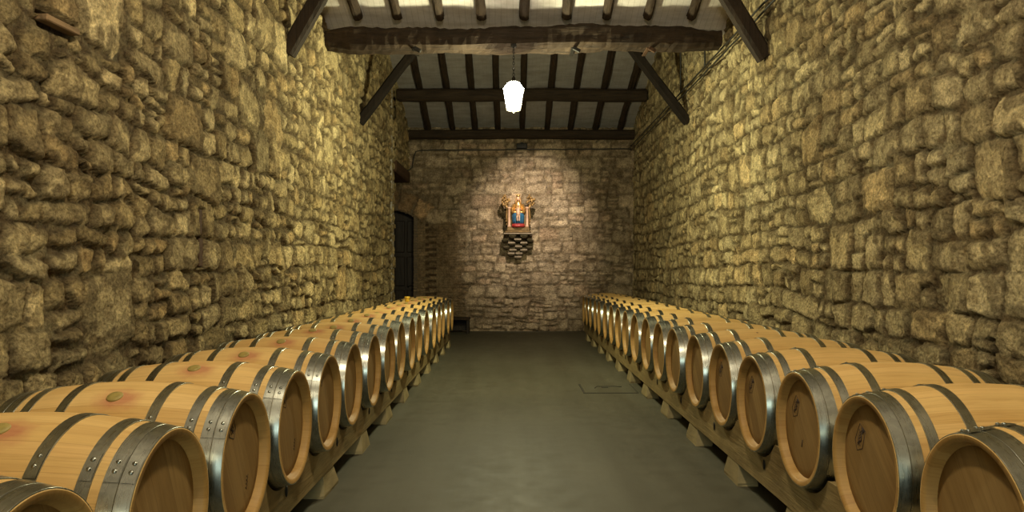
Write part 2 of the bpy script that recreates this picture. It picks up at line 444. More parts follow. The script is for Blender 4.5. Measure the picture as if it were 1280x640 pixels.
def grid(stops):
    """stops: [(start, step_at_start), ..., (end, None)] with geometric growth in between"""
    out = []
    for (a, s), (b, s2) in zip(stops[:-1], stops[1:]):
        x = a
        while x < b - 1e-6:
            out.append(x)
            x += s if s2 is None else s + (s2 - s) * (x - a) / (b - a)
    out.append(stops[-1][0])
    return np.array(out)

XL, XR, YB = -2.46, 2.80, 17.06
UY = grid([(-2.6, .10), (2.4, .02), (3.0, .0115), (15.0, .026), (15.02, None)])
VZ = grid([(0, .03), (.5, .0135), (4.9, .018), (5.9, .12), (7.7, None)])
palL = [(.36, .295, .165), (.42, .35, .205), (.31, .245, .13), (.38, .31, .175), (.34, .28, .16), (.34, .255, .13), (.29, .23, .12)]
palR = [(.37, .31, .185), (.41, .35, .215), (.33, .27, .155), (.39, .33, .195), (.35, .295, .18), (.37, .29, .16)]
# slot in the left wall where an upright timber is let in
stone_wall('wall_left', UY, VZ, lambda u, v, h: (XL + h, u, v), 11, bandh=(.26, .50), jit=.15, rnd=.75, relief=(.004, .034), palette=palL,
           holes=[(5.66, 5.80, CAMZ + .03, CAMZ + .50, .07), (3.78, 4.10, CAMZ + 1.28, CAMZ + 1.37, .06)], gap=(.002, .012))
UYR = grid([(-2.6, .10), (2.8, .02), (3.4, .0115), (17.06, .028), (17.1, None)])
stone_wall('wall_right', UYR, VZ, lambda u, v, h: (XR - h, u, v), 42, bandh=(.20, .40), jit=.085, rnd=.5, relief=(.003, .026), palette=palR, big=.6, asp=1.5, warp=.85)

def voussoirs(rs):
    out = []
    cx, cz, R = -2.95, 1.64, 1.20          # arch centre, radius of the opening
    for k, a in enumerate((57, 71.5, 86, 100.5)):
        a0, a1 = math.radians(a - 7.2), math.radians(a + 7.2)
        am = math.radians(a); Ro = R + .46
        mx, mz = cx + (R + Ro) / 2 * math.cos(am), cz + (R + Ro) / 2 * math.sin(am)
        P = [(math.cos(am), math.sin(am), .225), (-math.cos(am), -math.sin(am), .225)]
        for t, s in ((a1, 1), (a0, -1)):
            nx, nz = -math.sin(t) * s, math.cos(t) * s
            c = -(nx * (mx - cx) + nz * (mz - cz)); P.append((nx, nz, c - .008))
        col = np.array((.30, .20, .115)) * (1.6 if k == 0 else .9 + .2 * rs.rand())
        out.append((mx, mz, .26, .28, P, .05 + .03 * (k == 0), col, 0, 0, .015))
    # thin bricks of the door jamb panel
    v = .0
    while v < 2.55:
        u = -2.36 - (0 if int(v / .062) % 2 else .12)
        while u < -1.22:
            w = .235
            if u + w > -2.33 and not (v > 2.45 and u < -1.9):
                P = [(1, 0, w / 2 - .006), (-1, 0, w / 2 - .006), (0, 1, .0255), (0, -1, .0255)]
                out.append((u + w / 2, v + .03, w / 2, .03, P, .014 + .012 * rs.rand(), np.array((.27, .19, .115)) * rs.uniform(.85, 1.2), 0, 0, .006))
            u += w
        v += .062
    return out
UX = grid([(-3.5, .02), (2.86, None)]); VB = grid([(0, .016), (4.7, .05), (5.4, None)])
def opening(u, v):
    return (u < -2.34) & (v < 1.64 + np.sqrt(np.maximum(1.44 - (u + 2.95) ** 2, 0))) & (u > -3.6)
palB = [(.33, .275, .19), (.36, .30, .21), (.30, .25, .17), (.34, .285, .195), (.32, .27, .185), (.34, .265, .18)]
palB = [(a * 1.0, b * .95, c * .98) for a, b, c in palB]
stone_wall('wall_back', UX, VB, lambda u, v, h: (u, YB - h, v), 77, bandh=(.16, .34), jit=.07, rnd=.4, relief=(.004, .024), palette=palB, minh=.055, minw=.15, big=.35, facet=.5, asp=2.1, smear=.5, lift=1.2,
           warp=.8, extra=voussoirs, exclude=lambda u, v: (u < -1.24 and v < 2.6) or (u < -1.9 and (u + 2.95) ** 2 + (v - 1.64) ** 2 < 1.70 ** 2),
           holes=[(-2.06, -1.99, .80 + .15 * k, .87 + .15 * k, .10) for k in range(12)] + [(-1.99, -1.80, .84 + .15 * k, .885 + .15 * k, .09) for k in range(11)],
           facehole=opening, mortar=(.20, .15, .095), gap=(.002, .010))

# the recess left of the end of the left wall, header timber and door
mb = MB(); mb.box((-3.55, 15.9, 2.9), (.1, 2.6, 5.8)); mb.box((-3.0, 14.72, 2.9), (1.1, .1, 5.8))
tag(mb.build('wall_recess', PLASTER), kind='structure')
hd = grid([(15.0, .02), (17.06, None)]); hv = grid([(3.70, .018), (5.3, .1), (5.9, None)])
stone_wall('wall_header', hd, hv, lambda u, v, h: (XL + h, u, v), 23, bandh=(.16, .34), relief=(.01, .05), palette=palL)
mb = MB(); mb.box((-2.66, 16.0, 3.59), (.50, 2.0, .26), .03)
tag(mb.build('lintel', ARCHW), kind='structure')
mb = MB(); mb.box((XL - .45, 14.86, 1.7), (.9, .30, 3.4)); tag(mb.build('wall_end', PLASTER), kind='structure')

d = empty('door_1', (-2.92, YB + .34, 0)); tag(d, kind='structure')
mb = MB(); mb.box((0, .03, 1.45), (1.3, .05, 2.9))
leafo = mb.build('door_leaf', DOORW, d)
mb = MB()
for cx in (-.45, -.12, .21, .50):
    for z0, z1 in ((.15, .95), (1.05, 1.75), (1.85, 2.6)): mb.box((cx, -.012, (z0 + z1) / 2), (.24, .04, z1 - z0), .015)
mb.build('door_panel', DOORW, leafo)
mb = MB(); mb.lathe([(.0, -.05), (.02, -.05), (.025, -.035), (.012, -.01), (.012, .01)], 12, 'y', Matrix.Translation((.42, -.03, 1.05))); mb.build('door_handle', BLACK, leafo)
# reveal of the doorway: jamb and arched soffit
mb = MB(); mb.box((-2.29, YB + .20, 1.335), (.08, .42, 2.67))
R = 1.205; n = 18; vs = []; fs = []
for k in range(n + 1):
    a = math.radians(59 + 62 * k / n)
    for rr in (R, R + .12):
        for yy in (YB - .01, YB + .42): vs.append((-2.95 + rr * math.cos(a), yy, 1.64 + rr * math.sin(a)))
for k in range(n):
    o = 4 * k
    fs += [(o, o + 1, o + 5, o + 4), (o + 2, o + 6, o + 7, o + 3), (o, o + 4, o + 6, o + 2), (o + 1, o + 3, o + 7, o + 5)]
mb.add(vs, fs)
tag(mb.build('trim_1', JAMB), kind='structure')

# floor
mb = MB(); mb.box((-.35, 7.3, -.05), (6.6, 20.6, .1)); tag(mb.build('floor', FLOOR), kind='structure')
# wall behind the camera, with an opening for daylight
mb = MB()
mb.box((-1.85, -2.65, 3.8), (2.3, .3, 7.6)); mb.box((2.05, -2.65, 3.8), (2.5, .3, 7.6)); mb.box((.05, -2.65, 5.2), (1.6, .3, 4.8))
tag(mb.build('wall_rear', PLASTER), kind='structure')

# roof planes (two sheds) : (y0,z0) -> (y1,z1)
SL = .34
def roofplane(name, y0, z0, y1, z1, th=.12, mat=None):
    mb = MB(); x0, x1 = -3.7, 3.0
    vs = [(x, y, z + t) for (y, z) in ((y0, z0), (y1, z1)) for x in (x0, x1) for t in (0, th)]
    fs = [(0, 2, 6, 4), (1, 5, 7, 3), (0, 1, 3, 2), (4, 6, 7, 5), (0, 4, 5, 1), (2, 3, 7, 6)]
    mb.add(vs, fs)
    return tag(mb.build(name, mat or CEIL), kind='structure')
ZN = CAMZ + 3.22       # near roof height at y = 9.66
def near_z(y): return ZN + .40 * (9.66 - y)
def far_z(y): return CAMZ + 3.36 + SL * (17.0 - y)
roofplane('ceiling', 9.70, near_z(9.70), 3.5, near_z(3.5))
roofplane('ceiling_front', 3.5, near_z(3.5), -2.8, near_z(3.5) - .42 * 6.3)
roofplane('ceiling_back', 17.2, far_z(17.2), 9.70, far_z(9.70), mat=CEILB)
mb = MB(); mb.box((-.35, 9.78, 6.0), (6.7, .12, 2.9)); tag(mb.build('wall_upper', PLASTER), kind='structure')

# ------------------------------------------------------------------ timbers
def hewn(name, p0, p1, w, h, mat, seed, rough=.02, seg=40, up=Vector((0, 0, 1)), chamf=.18, sag=0.0, taper=(0, 0)):
    """roughly squared timber from p0 to p1, origin at p0; w across, h along up"""
    p0 = Vector(p0); p1 = Vector(p1); L = (p1 - p0).length
    t = (p1 - p0).normalized(); side = t.cross(up).normalized(); u = side.cross(t)
    rs = random.Random(seed); ph = [rs.uniform(0, 6.28) for _ in range(24)]
    c = chamf
    ring = [(-.5 + c, -.5), (0, -.5), (.5 - c, -.5), (.5, -.5 + c), (.5, 0), (.5, .5 - c), (.5 - c, .5), (0, .5), (-.5 + c, .5), (-.5, .5 - c), (-.5, 0), (-.5, -.5 + c)]
    vs = []; fs = []; N = len(ring)
    for i in range(seg + 1):
        s = i / seg * L
        for k, (a, b) in enumerate(ring):
            d = rough * (math.sin(s * 2.3 + ph[k]) * .5 + math.sin(s * 6.1 + ph[(k + 5) % 12] * 2) * .35 + rs.uniform(-.35, .35))
            bowz = sag * math.sin(PI * i / seg) + rough * .8 * math.sin(s * 1.1 + ph[20])
            r = math.hypot(a, b)
            ta = 1 - taper[0] * max(0, 1 - i / seg * 12) - taper[1] * max(0, 1 - (1 - i / seg) * 12)
            vs.append(t * s + side * (a * w * ta + d * a / r) + u * (b * h * ta + d * b / r + bowz))
    for i in range(seg):
        for k in range(N):
            k2 = (k + 1) % N
            fs.append((i * N + k, i * N + k2, (i + 1) * N + k2, (i + 1) * N + k))
    fs.append(tuple(range(N))); fs.append(tuple(seg * N + k for k in range(N)))
    mb = MB(); mb.add(vs, fs, False)
    o = mb.build(name, mat); o.location = p0
    return o
# great tie beam above the aisle
bt = hewn('tie_beam', (-2.50, 9.47, CAMZ + 3.005), (2.68, 9.47, CAMZ + 3.005), .33, .285, BEAM, 3, .028, 90, sag=-.03, taper=(.45, .3))
tag(bt, 'massive rough-hewn dark tie beam that the lantern hangs from', 'beam', kind='thing')
# iron straps / wedges nailed under it
for k, (x, s) in enumerate(((-1.27, 1), (.76, 1), (1.72, 1))):
    mb = MB(); mb.box((0, 0, 0), (.05, .36, .012), .003); mb.box((.05 * s, -.175, .0), (.10, .03, .05), .008, Matrix.Rotation(.5 * s, 4, 'Y'))
    o = mb.build('strap', BLACK if k < 2 else ARCHW, bt); o.location = (x + 2.50, 0, -.168)
o = hewn('tie_beam', (-2.43, 15.3, CAMZ + 3.67), (2.78, 15.3, CAMZ + 3.67), .22, .24, BEAM, 5, .010, 50)
tag(o, 'reddish dark squared beam crossing under the rafters behind the lantern', 'beam', kind='thing')
o = hewn('tie_beam', (-2.43, 16.86, CAMZ + 3.14), (2.78, 16.86, CAMZ + 3.14), .24, .20, BEAM, 6, .010, 50)
tag(o, 'dark squared beam lying along the top of the back wall', 'beam', kind='thing')
o = hewn('tie_beam', (-2.43, 11.75, CAMZ + 3.85), (2.78, 11.75, CAMZ + 3.85), .22, .26, BEAM, 8, .012, 50)
tag(o, 'dark cross beam above the slanted braces, hidden behind the great beam', 'beam', kind='thing')
# rafters
nthw = ['first', 'second', 'third', 'fourth', 'fifth', 'sixth', 'seventh', 'eighth', 'ninth', 'tenth', 'eleventh', 'twelfth', 'thirteenth',
        'fourteenth', 'fifteenth', 'sixteenth', 'seventeenth', 'eighteenth', 'nineteenth']
for k, x in enumerate((-2.01, -1.5, -.953, -.408, .136, .68, 1.20, 1.73, 2.29)):
    y0, y1 = 9.41, 3.6
    o = hewn('rafter', (x, y0, near_z(y0) - .055), (x + (-.1 if k < 4 else .03), y1, near_z(y1) - .055), .12, .11, BEAMY, 30 + k, .012, 40, chamf=.28)
    tag(o, 'dark rafter ending just above the great beam, %s from the doorway-side wall' % nthw[k], 'rafter', 'rafters above the great beam', kind='thing')
for k, x in enumerate((-1.99, -1.42, -.895, -.37, .20, .78, 1.32, 1.90, 2.48)):
    y0, y1 = 17.0, 9.85
    o = hewn('rafter', (x, y0, far_z(y0) - .055), (x + .03, y1, far_z(y1) - .055), .13, .11, BEAMY, 50 + k, .012, 40, chamf=.25)
    tag(o, 'brown rafter on the slope behind the lantern, %s from the doorway-side wall' % nthw[k], 'rafter', 'rafters between the great beam and back wall', kind='thing')
# braces: foot in the wall, rising towards the room
for (a, b, w, lab) in (((-2.48, 8.0, CAMZ + 2.38), (-1.93, 8.0, CAMZ + 3.34), .17, 'big near slanted timber brace on the doorway side, nearer than the great beam'),
                       ((2.80, 8.1, CAMZ + 2.36), (2.20, 8.1, CAMZ + 3.34), .17, 'big near slanted timber brace crossing in front of the wall cables'),
                       ((-2.48, 11.7, CAMZ + 2.37), (-1.38, 11.7, CAMZ + 3.80), .135, 'thin dark slanted brace from doorway-side wall up behind the great beam'),
                       ((2.80, 11.7, CAMZ + 2.37), (1.70, 11.7, CAMZ + 3.80), .135, 'thin dark slanted brace from cable-side wall up behind the great beam')):
    o = hewn('brace', a, b, .16, w, BRACE, int(a[1] * 7 + a[0]), .008, 24, up=Vector((1, 0, 0)))
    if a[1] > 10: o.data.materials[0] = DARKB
    tag(o, lab, 'brace', 'slanted roof braces', kind='thing')
o = hewn('tie_beam', (-2.43, 8.05, CAMZ + 3.46), (2.78, 8.05, CAMZ + 3.46), .2, .22, BEAM, 9, .01, 40)
tag(o, 'dark cross beam joining the tops of the near pair of braces', 'beam', kind='thing')

# timbers let into the left wall
mb = MB(); mb.box((0, 0, .10), (.05, .075, .22), .006); mb.box((0, 0, .34), (.045, .06, .20), .006)
o = mb.build('wall_post', ARCHW); o.location = (XL - .02, 5.73, CAMZ + .04)
tag(o, 'short upright reddish timber set in a slot in the stone wall', 'timber', kind='thing')
mb = MB(); mb.box((0, 0, 0), (.07, .29, .035), .006)
o = mb.build('wooden_wedge', WEDGE); o.location = (XL - .0, 3.94, CAMZ + 1.325); o.rotation_euler = (.03, 0, 0)
tag(o, 'flat brown wooden wedge lodged between the stones high on the wall', 'wedge', kind='thing')

# ------------------------------------------------------------------ cables and fixture
rs = random.Random(4)
def wob(p0, p1, n, a=.006):
    p0 = Vector(p0); p1 = Vector(p1)
    return [p0.lerp(p1, k / n) + Vector((rs.uniform(-a, a) * .3, 0, rs.uniform(-a, a))) for k in range(n + 1)]
xr = XR - .075
for k, (z, lab) in enumerate(((CAMZ + 2.90, 'upper of the two thin black cables running along the stone wall'),
                              (CAMZ + 2.81, 'lower of the two thin black cables running along the stone wall'))):
    mb = MB(); mb.tube(wob((xr, 5.5, z + .015), (xr, 16.98, z - .01), 46, .006), .012, 8)
    tag(mb.build('cable', CABLE), lab, 'cable', 'cables along the wall')
for (y, z1, lab) in ((11.9, CAMZ + 3.72, 'thin black cable dropping down the wall behind the great beam'),
                     (10.4, CAMZ + 3.62, 'short black cable hanging from the end of the great beam')):
    mb = MB(); mb.tube(wob((xr, y, CAMZ + 2.9), (xr, y, z1), 8, .006), .013, 8)
    tag(mb.build('cable', CABLE), lab, 'cable')
mb = MB()
mb.tube(wob((2.74, YB - .07, CAMZ + 2.83), (-2.15, YB - .07, CAMZ + 2.80), 30, .006) + [Vector((-2.28, YB - .07, CAMZ + 2.77)), Vector((-2.33, YB - .07, CAMZ + 2.6)),
        Vector((-2.36, YB - .07, CAMZ + 2.40)), Vector((-2.44, YB - .07, CAMZ + 2.33)), Vector((-3.0, YB - .07, CAMZ + 2.32))], .013, 8)
tag(mb.build('cable', CABLE), 'black cable strung across the top of the back wall', 'cable')
e = empty('junction_box', (.19, YB - .06, CAMZ + 2.83)); tag(e, 'small black box fixed high on the back wall above the statue', 'box')
mb = MB(); mb.box((0, -.04, .06), (.25, .10, .12), .012); mb.build('housing', BLACK, e)
mb = MB(); mb.box((0, -.01, .13), (.06, .03, .05), .005); mb.build('bracket', BLACK, e)

# ------------------------------------------------------------------ lantern
lan = empty('lantern', (0.0, 9.30, CAMZ + 2.02)); tag(lan, 'glowing white glass lantern hanging on a chain from the great beam', 'lantern', kind='thing')
def frustum(mb, n, z0, r0, z1, r1, rot=0, cap=True):
    vs = [(r * math.cos(rot + 2 * PI * k / n), r * math.sin(rot + 2 * PI * k / n), z) for z, r in ((z0, r0), (z1, r1)) for k in range(n)]
    fs = [(k, (k + 1) % n, n + (k + 1) % n, n + k) for k in range(n)]
    if cap: fs += [tuple(range(n)), tuple(range(n, 2 * n))]
    mb.add(vs, fs)
mb = MB(); frustum(mb, 6, .03, .083, .30, .130); frustum(mb, 6, .30, .130, .375, .07); mb.build('lantern_glass', GLOW, lan)
mb = MB()
for k in range(6):
    a = 2 * PI * k / 6; c, s = math.cos(a), math.sin(a)
    mb.tube([(.088 * c, .088 * s, .02), (.136 * c, .136 * s, .305)], .0035, 6)
    a2 = 2 * PI * (k + 1) / 6; c2, s2 = math.cos(a2), math.sin(a2)
    mb.tube([(.087 * c, .087 * s, .022), (.087 * c2, .087 * s2, .022)], .004, 6)
    mb.tube([(.137 * c, .137 * s, .305), (.137 * c2, .137 * s2, .305)], .0035, 6)
mb.build('lantern_frame', BLACK, lan)
mb = MB(); frustum(mb, 6, .376, .074, .405, .03); mb.lathe([(0, .40), (.018, .405), (.026, .425), (.016, .445), (0, .45)], 12); mb.build('lantern_cap', BLACK, lan)
mb = MB(); mb.ball((.0, 0, .0), .014); mb.tube([(0, 0, 0), (0, 0, .03)], .006, 6); mb.build('finial', BLACK, lan)
mb = MB(); z = .455; k = 0
while z < .83:
    pts = [(.012 * math.cos(a), 0, z + .02 + .024 * math.sin(a)) for a in [2 * PI * i / 10 for i in range(11)]]
    mb.tube(pts, .0045, 6, Matrix.Rotation(PI / 2 * (k % 2), 4, 'Z')); z += .036; k += 1
mb.build('chain', BLACK, lan)
mb = MB(); mb.box((0, .02, .85), (.07, .05, .05), .008); mb.build('hook', BLACK, lan)

# ------------------------------------------------------------------ barrels
HL = .475; RB = .334; RH = .281
def prof_r(x): return RB - (RB - RH) * (abs(x) / HL) ** 1.9
def make_barrel():
    root = empty('wine_barrel', (0, 0, 0))
    mb = MB()
    xs = [-HL + 2 * HL * i / 30 for i in range(31)]
    prof = [(RH - .052, -HL + .052), (RH - .030, -HL + .036), (RH - .026, -HL + .012), (RH - .020, -HL + .001), (RH - .003, -HL)] + \
           [(prof_r(x), x) for x in xs] + \
           [(RH - .003, HL), (RH - .020, HL - .001), (RH - .026, HL - .012), (RH - .030, HL - .036), (RH - .052, HL - .052)]
    mb.lathe(prof[4:-4], 72, 'x', cap=False, uv=True)
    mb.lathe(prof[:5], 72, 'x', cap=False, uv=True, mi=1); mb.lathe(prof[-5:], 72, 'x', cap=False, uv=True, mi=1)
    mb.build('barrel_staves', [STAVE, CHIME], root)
    for s in (-1, 1):
        mb = MB(); mb.lathe([(0, s * (HL - .038)), (.20, s * (HL - .038)), (.244, s * (HL - .040)), (.251, s * (HL - .046))], 60, 'x', smooth=True, cap=False)
        mb.build('barrel_head', HEAD, root)
    ja = math.radians(-22)                                     # lap joint: rotated towards -y from the top
    for s in (-1, 1):
        for (a, b) in ((.001, .045), (.0465, .091), (.120, .160), (.272, .312)):
            x0, x1 = s * (HL - a), s * (HL - b)
            th = .0032; mb = MB()
            r0, r1 = prof_r(x0) + .0006, prof_r(x1) + .0006
            if a < .01: r0 = r0 + .0
            mb.lathe([(r0 + th, x0 - s * .0006), (r1 + th, x1 + s * .0006)], 72, 'x', cap=False)
            mb.lathe([(r0 - .002, x0), (r0 + th - .0006, x0)], 72, 'x', cap=False); mb.lathe([(r1 - .002, x1), (r1 + th - .0006, x1)], 72, 'x', cap=False)
            mb.lathe([(r0 + th - .0006, x0), (r0 + th, x0 - s * .0006)], 72, 'x', cap=False); mb.lathe([(r1 + th - .0006, x1), (r1 + th, x1 + s * .0006)], 72, 'x', cap=False)
            # overlapping end of the strap
            aa = PI / 2 - ja; ov = .16
            mb.lathe([(r0 + 1.8 * th, x0 - s * .0022), (r1 + 1.8 * th, x1 + s * .0022)], 8, 'x', cap=False, arc=(aa - ov, aa + ov))
            for q in (-.06, .045):                             # rivets
                an = aa + q; rm = (r0 + r1) / 2 + 2 * th; xm = (x0 + x1) / 2
                n = Vector((0, math.cos(an), math.sin(an)))
                M = Matrix.Translation(Vector((xm, 0, 0)) + n * rm) @ n.to_track_quat('Z', 'Y').to_matrix().to_4x4()
                mb.lathe([(.0075, -.001), (.0070, .0015), (.0045, .0035), (.0, .0042)], 10, 'z', M)
            mb.build('hoop', HOOP, root)
    mb = MB(); mb.lathe([(.031, RB - .006), (.031, RB + .002), (.028, RB + .0055), (.012, RB + .0065), (0, RB + .006)], 24, 'z'); mb.build('bung', BUNG, root)
    for c in root.children: c.location = (0, 0, RB)
    return root
AX = .62
proto = make_barrel()
def put_barrel(x, y, tilt, label, group, first=False, rx=0.0, dz=0.0):
    if first: r = proto
    else:
        r = proto.copy(); COL.objects.link(r)
        for ch in proto.children:
            c = ch.copy(); COL.objects.link(c); c.parent = r
    for c in r.children: c.rotation_euler = (tilt, 0, 0)
    r.location = (x, y, AX - RB + dz); r.rotation_euler = (0, 0, rx)
    tag(r, label, 'barrel', group)
    return r
def stampmesh(kind, rs):
    mb = MB(); w = .0022
    def ln(*p, r=w):
        mb.tube([(0, a, b) for a, b in p], r, 6)
    if kind == 'crest':
        ln((-.030, .050), (.022, .058), (.036, -.028), (.004, -.062), (-.034, -.030), (-.030, .050))
        ln((-.022, .040), (-.004, .052), r=.0065)
        for k in range(5):
            y = .028 - k * .015
            ln((-.012 + rs.uniform(-.006, .006), y), (-.002, y + .010), (.006, y - .006), (.016 + rs.uniform(-.005, .005), y + .006), r=.0022)
        ln((-.004, .03), (-.014, -.005), (.012, -.03), r=.003)
    elif kind == 'digits':
        for k in range(4):
            a = -.024 + k * .016
            ln((a - .005, -.010), (a + .001, .012), (a + .006, -.010), r=.0018); ln((a - .003, 0), (a + .004, 0), r=.0015)
    else:
        ln((-.004, .018), (.0, .002), (.006, -.018), r=.0034)
    return mb
GL = 'barrels in the row ending by the dark doorway'; GR = 'barrels in the row below the wall cables'
leftY = [1.66 + .718 * k + (.0 if k else 0) for k in range(17)]
leftY = [1.695, 2.375, 3.052, 3.735, 4.42, 5.13, 5.84, 6.58, 7.27, 7.98, 8.67, 9.40, 10.13, 10.87, 11.62, 12.38, 13.15]
rightY = [2.286 + .7055 * k for k in range(19)]
XLH, XRH = -1.11, 1.43
def stamp(root, kind, side, yo, zo, rot, seed):
    o = stampmesh(kind, random.Random(seed)).build('stamp', INK, root)
    o.location = (side * (HL - .0385), yo, RB + zo); o.rotation_euler = (rot, 0, 0)
    o['label'] = 'dark branded mark'
for k, y in enumerate(leftY):
    jx = random.uniform(-.012, .012) if k > 3 else 0
    tilt = math.radians([24, 22, 27, 20, 24][k] if k < 5 else random.uniform(12, 30))
    r = put_barrel(XLH - HL + jx, y, tilt, 'hooped oak barrel, %s from the back wall, in the row ending by the doorway' % nthw[16 - k], GL, first=(k == 0), rx=random.uniform(-.004, .004))
    if k in (2, 3, 4): stamp(r, 'crest', 1, -.085, .165, .35, k)
    if k in (2, 3): stamp(r, 'digits', 1, .085, -.11, 1.3, k)
for k, y in enumerate(rightY):
    jx = random.uniform(-.012, .012) if k > 3 else 0
    tilt = math.radians(random.uniform(-48, -30))
    r = put_barrel(XRH + HL + jx, y, tilt, 'hooped oak barrel, %s from the back wall, in the row below the cables' % nthw[18 - k], GR, rx=random.uniform(-.008, .008))
    if k in (1, 2, 3, 4): stamp(r, 'crest', -1, .10, .09, .25 + .1 * k, 20 + k)
    if k in (2,): stamp(r, 'slash', -1, .015, -.08, 0, 5)
# yellow stopper left standing on a far barrel
mb = MB(); mb.lathe([(0, 0), (.030, 0), (.036, .02), (.030, .045), (.040, .055), (.040, .075), (.0, .08)], 16)
o = mb.build('stopper', YBUNG); o.location = (-1.585, 10.87, AX + RB - .001)
tag(o, 'yellow stopper standing on a far barrel near the doorway', 'stopper')

# ------------------------------------------------------------------ rails and blocks
def rail(x0, x1, ys, ya, yb, label, holes):
    zb = .14; L = []
    y = ya
    while y <= yb + 1e-6:
        top = .425
        for c in ys:
            d = abs(y - c)
            if d < .30: top = min(top, AX - math.sqrt(max(.3155 ** 2 - d * d, 0)))
        L.append((y, top)); y += .02
    vs = []; fs = []; n = len(L)
    for (y, t) in L:
        vs += [(x0, y, zb), (x1, y, zb), (x1, y, t), (x0, y, t)]
    for i in range(n - 1):
        o = 4 * i
        for k in range(4): fs.append((o + k, o + (k + 1) % 4, o + 4 + (k + 1) % 4, o + 4 + k))
    fs += [(0, 1, 2, 3), tuple(4 * (n - 1) + k for k in range(4))]
    root = empty('barrel_rack', (0, ya, 0)); tag(root, label, 'rack', 'racks under the barrels')
    mb = MB(); mb.add([(a, b - ya, c) for a, b, c in vs], fs); mb.build('rail', RAIL, root)
    for hy in holes:
        mb = MB(); s = -1 if x0 > 0 else 1; xf = x0 if s < 0 else x1
        mb.lathe([(0, .001), (.017, .001), (.021, .004), (.012, .007), (0, .008)], 12, 'x', Matrix.Translation((xf, hy - ya, .27)) @ Matrix.Scale(s, 4, (1, 0, 0)) @ Matrix.Scale(1.5, 4, (0, 0, 1)))
        mb.build('bolt', BLACK, root)
    return root
l1 = rail(-1.265, -1.185, leftY, 1.20, 13.6, 'long scalloped pale timber rack under the aisle ends of the doorway-side barrels', [3.80 + 1.09 * k for k in range(9)])
r1 = rail(1.485, 1.565, rightY, 1.85, 15.4, 'long scalloped pale timber rack under the aisle ends of the cable-side barrels', [4.32 + 1.07 * k for k in range(10)])
l2 = rail(-2.01, -1.93, leftY, 1.20, 13.6, 'scalloped timber rack under the wall ends of the doorway-side barrels', [])
r2 = rail(2.25, 2.33, rightY, 1.85, 15.4, 'scalloped timber rack under the wall ends of the cable-side barrels', [])
def block(x, y, rs, name='support_block'):
    w, l, h = .065, .165 + rs.uniform(-.015, .015), .139
    t = .72
    vs = [(-w, -l, 0), (w, -l, 0), (w, l, 0), (-w, l, 0), (-w, -l, .02), (w, -l, .02), (w, l, .02), (-w, l, .02),
          (-w * .75, -l * t, h), (w * .75, -l * t, h), (w * .75, l * t, h), (-w * .75, l * t, h)]
    vs = [(a + rs.uniform(-.006, .006) if c > 0.05 or c < .03 else a, b + rs.uniform(-.01, .01), c) for a, b, c in vs]
    fs = [(0, 3, 2, 1), (8, 9, 10, 11)] + [(o + k, o + (k + 1) % 4, o + 4 + (k + 1) % 4, o + 4 + k) for o in (0, 4) for k in range(4)]
    mb = MB(); mb.add(vs, fs); o = mb.build(name, BLOCK); o.location = (x, y, 0)
    return o
rb = random.Random(12)
for (x, y0, st, nn, nm) in ((-1.238, 1.406, 1.098, 12, 'doorway'), (1.540, 2.77, 1.095, 12, 'cable')):
    for k in range(nn):
        o = block(x, y0 + st * k, rb)
        tag(o, 'pale tapered block under the %s-side rack, %s from the back wall' % (nm, nthw[nn - 1 - k]), 'block', 'support blocks under the %s-side rack' % nm)
for (x, ys, nm) in ((-1.97, (1.5, 7.3, 13.3), 'doorway'), (2.29, (2.1, 8.5, 15.1), 'cable')):
    for k, y in enumerate(ys):
        o = block(x, y, rb)
        tag(o, 'pale tapered block under the wall end of the %s-side barrels' % nm, 'block', 'hidden blocks by the %s-side wall' % nm)

# dark box standing by the back wall beyond the last barrel
e = empty('wooden_bench', (-1.30, 16.55, 0)); tag(e, 'low dark bench at the foot of the back wall behind the barrels', 'bench')
mb = MB(); mb.box((0, 0, .33), (.62, .42, .05), .008); mb.build('bench_top', BRACE, e)
for sx in (-1, 1):
    mb = MB(); mb.box((sx * .27, 0, .152), (.05, .38, .304), .005); mb.build('bench_side', DOORW, e)
mb = MB(); mb.box((0, .17, .17), (.48, .03, .26), .004); mb.build('bench_panel', DOORW, e)

# floor hatch
e = empty('floor_hatch', (1.13, 8.75, 0)); tag(e, 'dark outlined square hatch let into the concrete floor', 'hatch')
mb = MB(); mb.box((0, .01, .0025), (.60, .62, .005), .002); mb.build('hatch_plate', FLOOR, e)
mb = MB()
mb.box((-.315, 0, .002), (.016, .66, .004)); mb.box((.0, -.32, .002), (.62, .014, .004)); mb.box((.315, 0, .0015), (.006, .64, .003)); mb.box((0, .33, .0015), (.62, .006, .003))
mb.build('hatch_gap', CABLE, e)
mb = MB(); mb.box((-.03, .06, .007), (.08, .03, .006), .002); mb.tube([(-.16, .0, .007), (-.12, .13, .008), (.08, .15, .008), (.18, .10, .007)], .004, 6); mb.build('hatch_handle', CABLE, e)

# ------------------------------------------------------------------ statue and corbel
GOLD = m_simple('old_gilding', (.50, .28, .08), .35, .75, .4, 18, .4)
DGOLD = m_simple('dark_gilding', (.24, .14, .045), .45, .5, .5, 22, .6)
TBASE = m_simple('worn_gilt_wood', (.13, .075, .025), .5, .4, .6, 16, .6)
BLUE = m_simple('blue_robe_paint', (.02, .09, .17), .45, 0, .3, 20, .2)
RED = m_simple('red_paint', (.26, .02, .015), .5, 0, .3, 30, .2)
SKIN = m_simple('flesh_paint', (.62, .36, .22), .45, 0, .1, 20, .05)
CREAM = m_simple('cream_gilt_paint', (.42, .25, .15), .5, 0, .25, 18, .2)
HAIRM = m_simple('gilt_hair_paint', (.36, .20, .07), .5, .3, .25, 30, .3)
px = 17.0 / F * .985
st = empty('statue', (.105, 16.78, CAMZ + .86)); tag(st, 'painted gilded statue of a seated crowned mother and child on a throne', 'statue')
